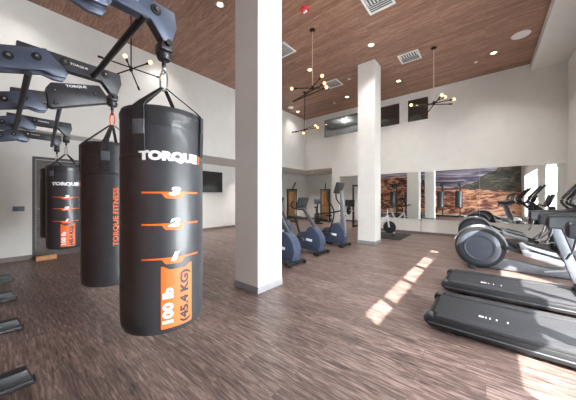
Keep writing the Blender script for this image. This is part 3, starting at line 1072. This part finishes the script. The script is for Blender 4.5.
# ================================================================== UPRIGHT BIKES
def bike_housing(t):
    poly = [(-.42, .12), (.28, .08), (.36, .16), (.40, .30), (.37, .46), (.28, .60), (.16, .70), (.02, .70), (-.08, .58), (-.26, .55), (-.36, .48), (-.43, .34)]
    poly = [(v.x, v.y) for v in spline([(p[0], p[1], 0) for p in poly + [poly[0]]], 3)[:-1]]
    hs = MB().prism(poly, 'y', -.13, .13, .03, 2).build('housing', 'blueplastic', t)
    for s in (1, -1):
        MB().box((.04, s * .132, .36), (.20, .004, .065), .001, rot=(0, R(6), 0)).build('brand_plate', 'whiteprint', hs)
    MB().box((.33, 0, .055), (.10, .62, .06), .015).build('front_stabilizer', 'blackplastic', t)
    MB().box((-.58, 0, .055), (.09, .56, .06), .015).build('rear_stabilizer', 'blackplastic', t)
    MB().bar([(-.58, 0, .09), (-.38, 0, .16), (.33, 0, .10)], .09, .06).build('base_beam', 'blackplastic', t)
    for s in (1, -1):
        MB().cyl((.40, s * .24, .035), (.40, s * .29, .035), .035, seg=14).build('transport_wheel', 'rubber', t)


def upright_bike(loc, label):
    t = thing('exercise_bike', label, 'exercise bike', loc, group='slate blue upright exercise bikes')
    bike_housing(t)
    MB().bar([(.20, 0, .62), (-.05, 0, .96), (-.24, 0, 1.20)], .07, .09, up=(1, 0, 0)).build('mast', 'greyplastic', t)
    c = MB().box((-.27, 0, 1.36), (.06, .46, .32), .02, rot=(0, R(22), 0)).build('console', 'darkplastic', t)
    MB().box((-.302, 0, 1.373), (.006, .38, .24), .002, rot=(0, R(22), 0)).build('screen', 'screen', c)
    hb = MB()
    for s in (1, -1):
        hb.tube([(-.20, 0, 1.16), (-.26, s * .20, 1.18), (-.40, s * .27, 1.22), (-.48, s * .26, 1.30), (-.42, s * .22, 1.42)], .018, 8, smooth=4)
    hb.build('handlebar', 'blackplastic', t)
    MB().cyl((-.36, 0, .45), (-.52, 0, .92), .032, seg=12).build('seat_post', 'blackplastic', t)
    MB().prism([(-.76, .93), (-.70, .98), (-.52, .97), (-.34, .94), (-.34, .91), (-.56, .90), (-.74, .89)], 'y', -.13, .13, .03).build('seat', 'rubber', t)
    for s in (1, -1):
        q = MB().bar([(-.10, s * .16, .34), (-.10 + s * .13, s * .16, .34 - s * .11)], .025, .03).build('crank', 'steel', t)
        MB().box((-.10 + s * .13, s * .22, .34 - s * .11), (.11, .09, .025), .006).build('pedal', 'rubber', q)
    return t


bk = upright_bike((-3.62, 4.26, 0), 'slate blue upright exercise bike half hidden by the first pillar')
dup(bk, (-3.72, 5.50, 0), 0, 'slate blue upright exercise bike in the gap between the two pillars')
dup(bk, (-5.50, 6.45, 0), 0, 'upright exercise bike set back behind the others, at the first pillar edge')

# tall front-drive elliptical next to the second pillar
t = thing('elliptical_trainer', 'tall slate blue elliptical trainer with upright mast beside the second pillar', 'elliptical trainer', (-3.70, 6.82, 0))
bike_housing(t)
MB().prism([(.26, .45), (.40, .40), (.33, 1.25), (.28, 1.72), (.20, 1.72), (.22, 1.2)], 'y', -.06, .06, .015).build('mast', 'silver', t)
c = MB().box((.16, 0, 1.80), (.07, .46, .36), .02, rot=(0, R(18), 0)).build('console', 'darkplastic', t)
MB().box((.125, 0, 1.812), (.006, .38, .26), .002, rot=(0, R(18), 0)).build('screen', 'screen', c)
for s in (1, -1):
    MB().bar([(.0, s * .20, .42 + s * .05), (-.45, s * .22, .34), (-.95, s * .22, .22)], .05, .06, smooth=3).build('pedal_arm', 'darkplastic', t)
    MB().prism([(-.62, .33), (-.25, .40), (-.22, .47), (-.26, .46), (-.62, .37)], 'y', s * .14, s * .30, .01).build('foot_pedal', 'rubber', t)
    MB().tube([(-.0, s * .30, .45), (.14, s * .30, .95), (.10, s * .30, 1.20), (-.08, s * .29, 1.45), (-.10, s * .28, 1.68)], .022, 8, smooth=5).build('moving_handle', 'blackplastic', t)
MB().box((-.55, 0, .06), (1.0, .14, .06), .015).build('base_beam', 'blackplastic', t)
for s in (1, -1):
    MB().bar([(-.1, s * .2, 1.02), (-.45, s * .22, .98)], .035, .035).bar([(-.1, s * .2, 1.02), (.24, s * .05, 1.1)], .035, .035).build('side_grip', 'blackplastic', t)


# ================================================================== ALCOVE STRENGTH MACHINES
def trainer(loc, rz, label):
    t = thing('cable_machine', label, 'cable machine', loc, rz, 'cable machines in the alcove')
    for x in (-.28, .28):
        MB().box((x, 0, 1.0), (.07, .10, 2.0), .008).build('post', 'blackplastic', t)
    MB().box((0, 0, 2.0), (.66, .16, .08), .012).build('top_beam', 'blackplastic', t)
    MB().box((0, .0, .04), (.72, .70, .07), .012).build('base', 'blackplastic', t)
    w = MB()
    for k in range(14):
        w.box((0, 0, .14 + k * .062), (.40, .16, .055), .004)
    w.build('weight_stack', 'gold', t)
    MB().box((0, -.045, 1.45), (.42, .012, .9), .004).build('front_guard', 'gold', t)
    MB().box((0, .07, 1.0), (.46, .012, 1.9), .004).build('rear_guard', 'darkplastic', t)
    MB().tube([(0, -.08, 2.02), (.05, -.25, 2.14), (.10, -.40, 2.30), (.13, -.46, 2.42)], .035, 8, smooth=4).build('pulley_arm', 'blackplastic', t)
    MB().cyl((0, -.2, 1.95), (0, -.2, .4), .006, seg=6).build('cable', 'tube', t)
    return t


tr = trainer((-9.35, 11.75, 0), R(50), 'black cable machine with bronze weight stack near the alcove corner')
dup(tr, (-7.95, 13.45, 0), R(20), 'black cable machine with bronze stack at the alcove back wall, below the soffit end')

t = thing('exercise_bike', 'dark exercise bike in the alcove between the two cable machines', 'exercise bike', (-7.6, 11.9, 0), R(-50))
MB().prism([(-.40, .10), (.30, .10), (.34, .45), (.10, .62), (-.30, .50)], 'y', -.12, .12, .03).build('housing', 'darkplastic', t)
for x in (-.5, .42):
    MB().box((x, 0, .04), (.08, .55, .06), .012).build('stabilizer', 'blackplastic', t)
MB().bar([(-.5, 0, .07), (.42, 0, .07)], .08, .06).build('base_beam', 'blackplastic', t)
MB().bar([(.15, 0, .55), (.25, 0, 1.15)], .07, .09, up=(1, 0, 0)).build('mast', 'blackplastic', t)
MB().box((.25, 0, 1.28), (.06, .40, .28), .02, rot=(0, R(-20), 0)).build('console', 'blueplastic', t)
MB().cyl((-.25, 0, .45), (-.36, 0, .9), .03).build('seat_post', 'blackplastic', t)
MB().box((-.38, 0, .93), (.30, .24, .08), .03).build('seat', 'rubber', t)
t = thing('weight_bench', 'low dark workout bench with pale pad in the alcove', 'bench', (-6.9, 12.9, 0), R(35))
MB().box((0, 0, .43), (1.2, .28, .08), .025).build('bench_pad', 'rubber', t)
for x in (-.45, .45):
    MB().box((x, 0, .20), (.06, .06, .40), .005).build('leg', 'silver', t)
    MB().box((x, 0, .025), (.07, .50, .05), .005).build('foot', 'silver', t)
t = thing('power_rack', 'black power rack standing in the opening behind the second pillar', 'rack', (-4.75, 11.9, 0))
for x in (-.45, .45):
    for y in (-.35, .35):
        MB().box((x, y, 1.08), (.07, .07, 2.16), .006).build('post', 'blackplastic', t)
    MB().box((x, 0, 2.12), (.07, .63, .07), .006).build('top_rail', 'blackplastic', t)
    MB().box((x, 0, .035), (.07, .63, .07), .006).build('base_rail', 'blackplastic', t)
MB().cyl((-.45, -.35, 2.05), (.45, -.35, 2.05), .018).build('chin_bar', 'steel', t)
bar = MB().cyl((-.85, -.44, .85), (.85, -.44, .85), .014).build('barbell', 'steel', t)
for s in (1, -1):
    MB().cyl((s * .62, -.44, .85), (s * .68, -.44, .85), .22, seg=28, bev=.008).build('weight_plate', 'rubber', bar)
    MB().box((s * .45, -.41, .82), (.05, .08, .05), .004).build('hook', 'steel', t)

# indoor cycle on its mat in front of the mirror
o = MB().box((0, 0, .006), (1.25, 1.75, .012), .004).build('floor_mat', 'rubber', loc=(-2.95, 9.85, 0))
tag(o, 'black rubber floor mat under the spin bike by the mirror', 'mat')
t = thing('spin_bike', 'white and black spin bike on a rubber mat before the mirror', 'exercise bike', (-3.32, 9.9, .012), R(0))
MB().lathe([(.0, -.02), (.23, -.02), (.24, -.01), (.24, .01), (.23, .02), (.0, .02)], (.38, 0, .32), axis='y', seg=32).build('flywheel', 'darkplastic', t)
MB().bar([(-.5, 0, .12), (-.05, 0, .36), (.30, 0, .75)], .07, .09, up=(1, 0, 0)).bar([(-.05, 0, .36), (-.25, 0, .78)], .06, .08, up=(1, 0, 0)).bar([(.38, -.05, .32), (.30, -.05, .78)], .03, .06, up=(1, 0, 0)).bar([(.38, .05, .32), (.30, .05, .78)], .03, .06, up=(1, 0, 0)).bar([(.38, .05, .32), (.55, .05, .06)], .03, .06, up=(1, 0, 0)).build('cycle_frame', 'whiteprint', t)
for x in (-.52, .56):
    MB().box((x, 0, .035), (.07, .52, .06), .012).build('stabilizer', 'blackplastic', t)
MB().cyl((-.25, 0, .75), (-.31, 0, .98), .02).build('seat_post', 'steel', t)
MB().box((-.32, 0, 1.01), (.28, .17, .06), .025).build('saddle', 'rubber', t)
MB().cyl((.30, 0, .75), (.30, 0, 1.05), .022).build('handlebar_post', 'steel', t)
hb = MB()
for s in (1, -1):
    hb.tube([(.28, 0, 1.06), (.32, s * .18, 1.07), (.50, s * .18, 1.12), (.58, s * .14, 1.18)], .016, 8, smooth=4)
hb.build('handlebar', 'blackplastic', t)
for s in (1, -1):
    q = MB().bar([(-.02, s * .10, .34), (-.02 + s * .1, s * .10, .34 - s * .12)], .02, .025).build('crank', 'steel', t)
    MB().box((-.02 + s * .1, s * .16, .34 - s * .12), (.10, .09, .025), .005).build('pedal', 'rubber', q)
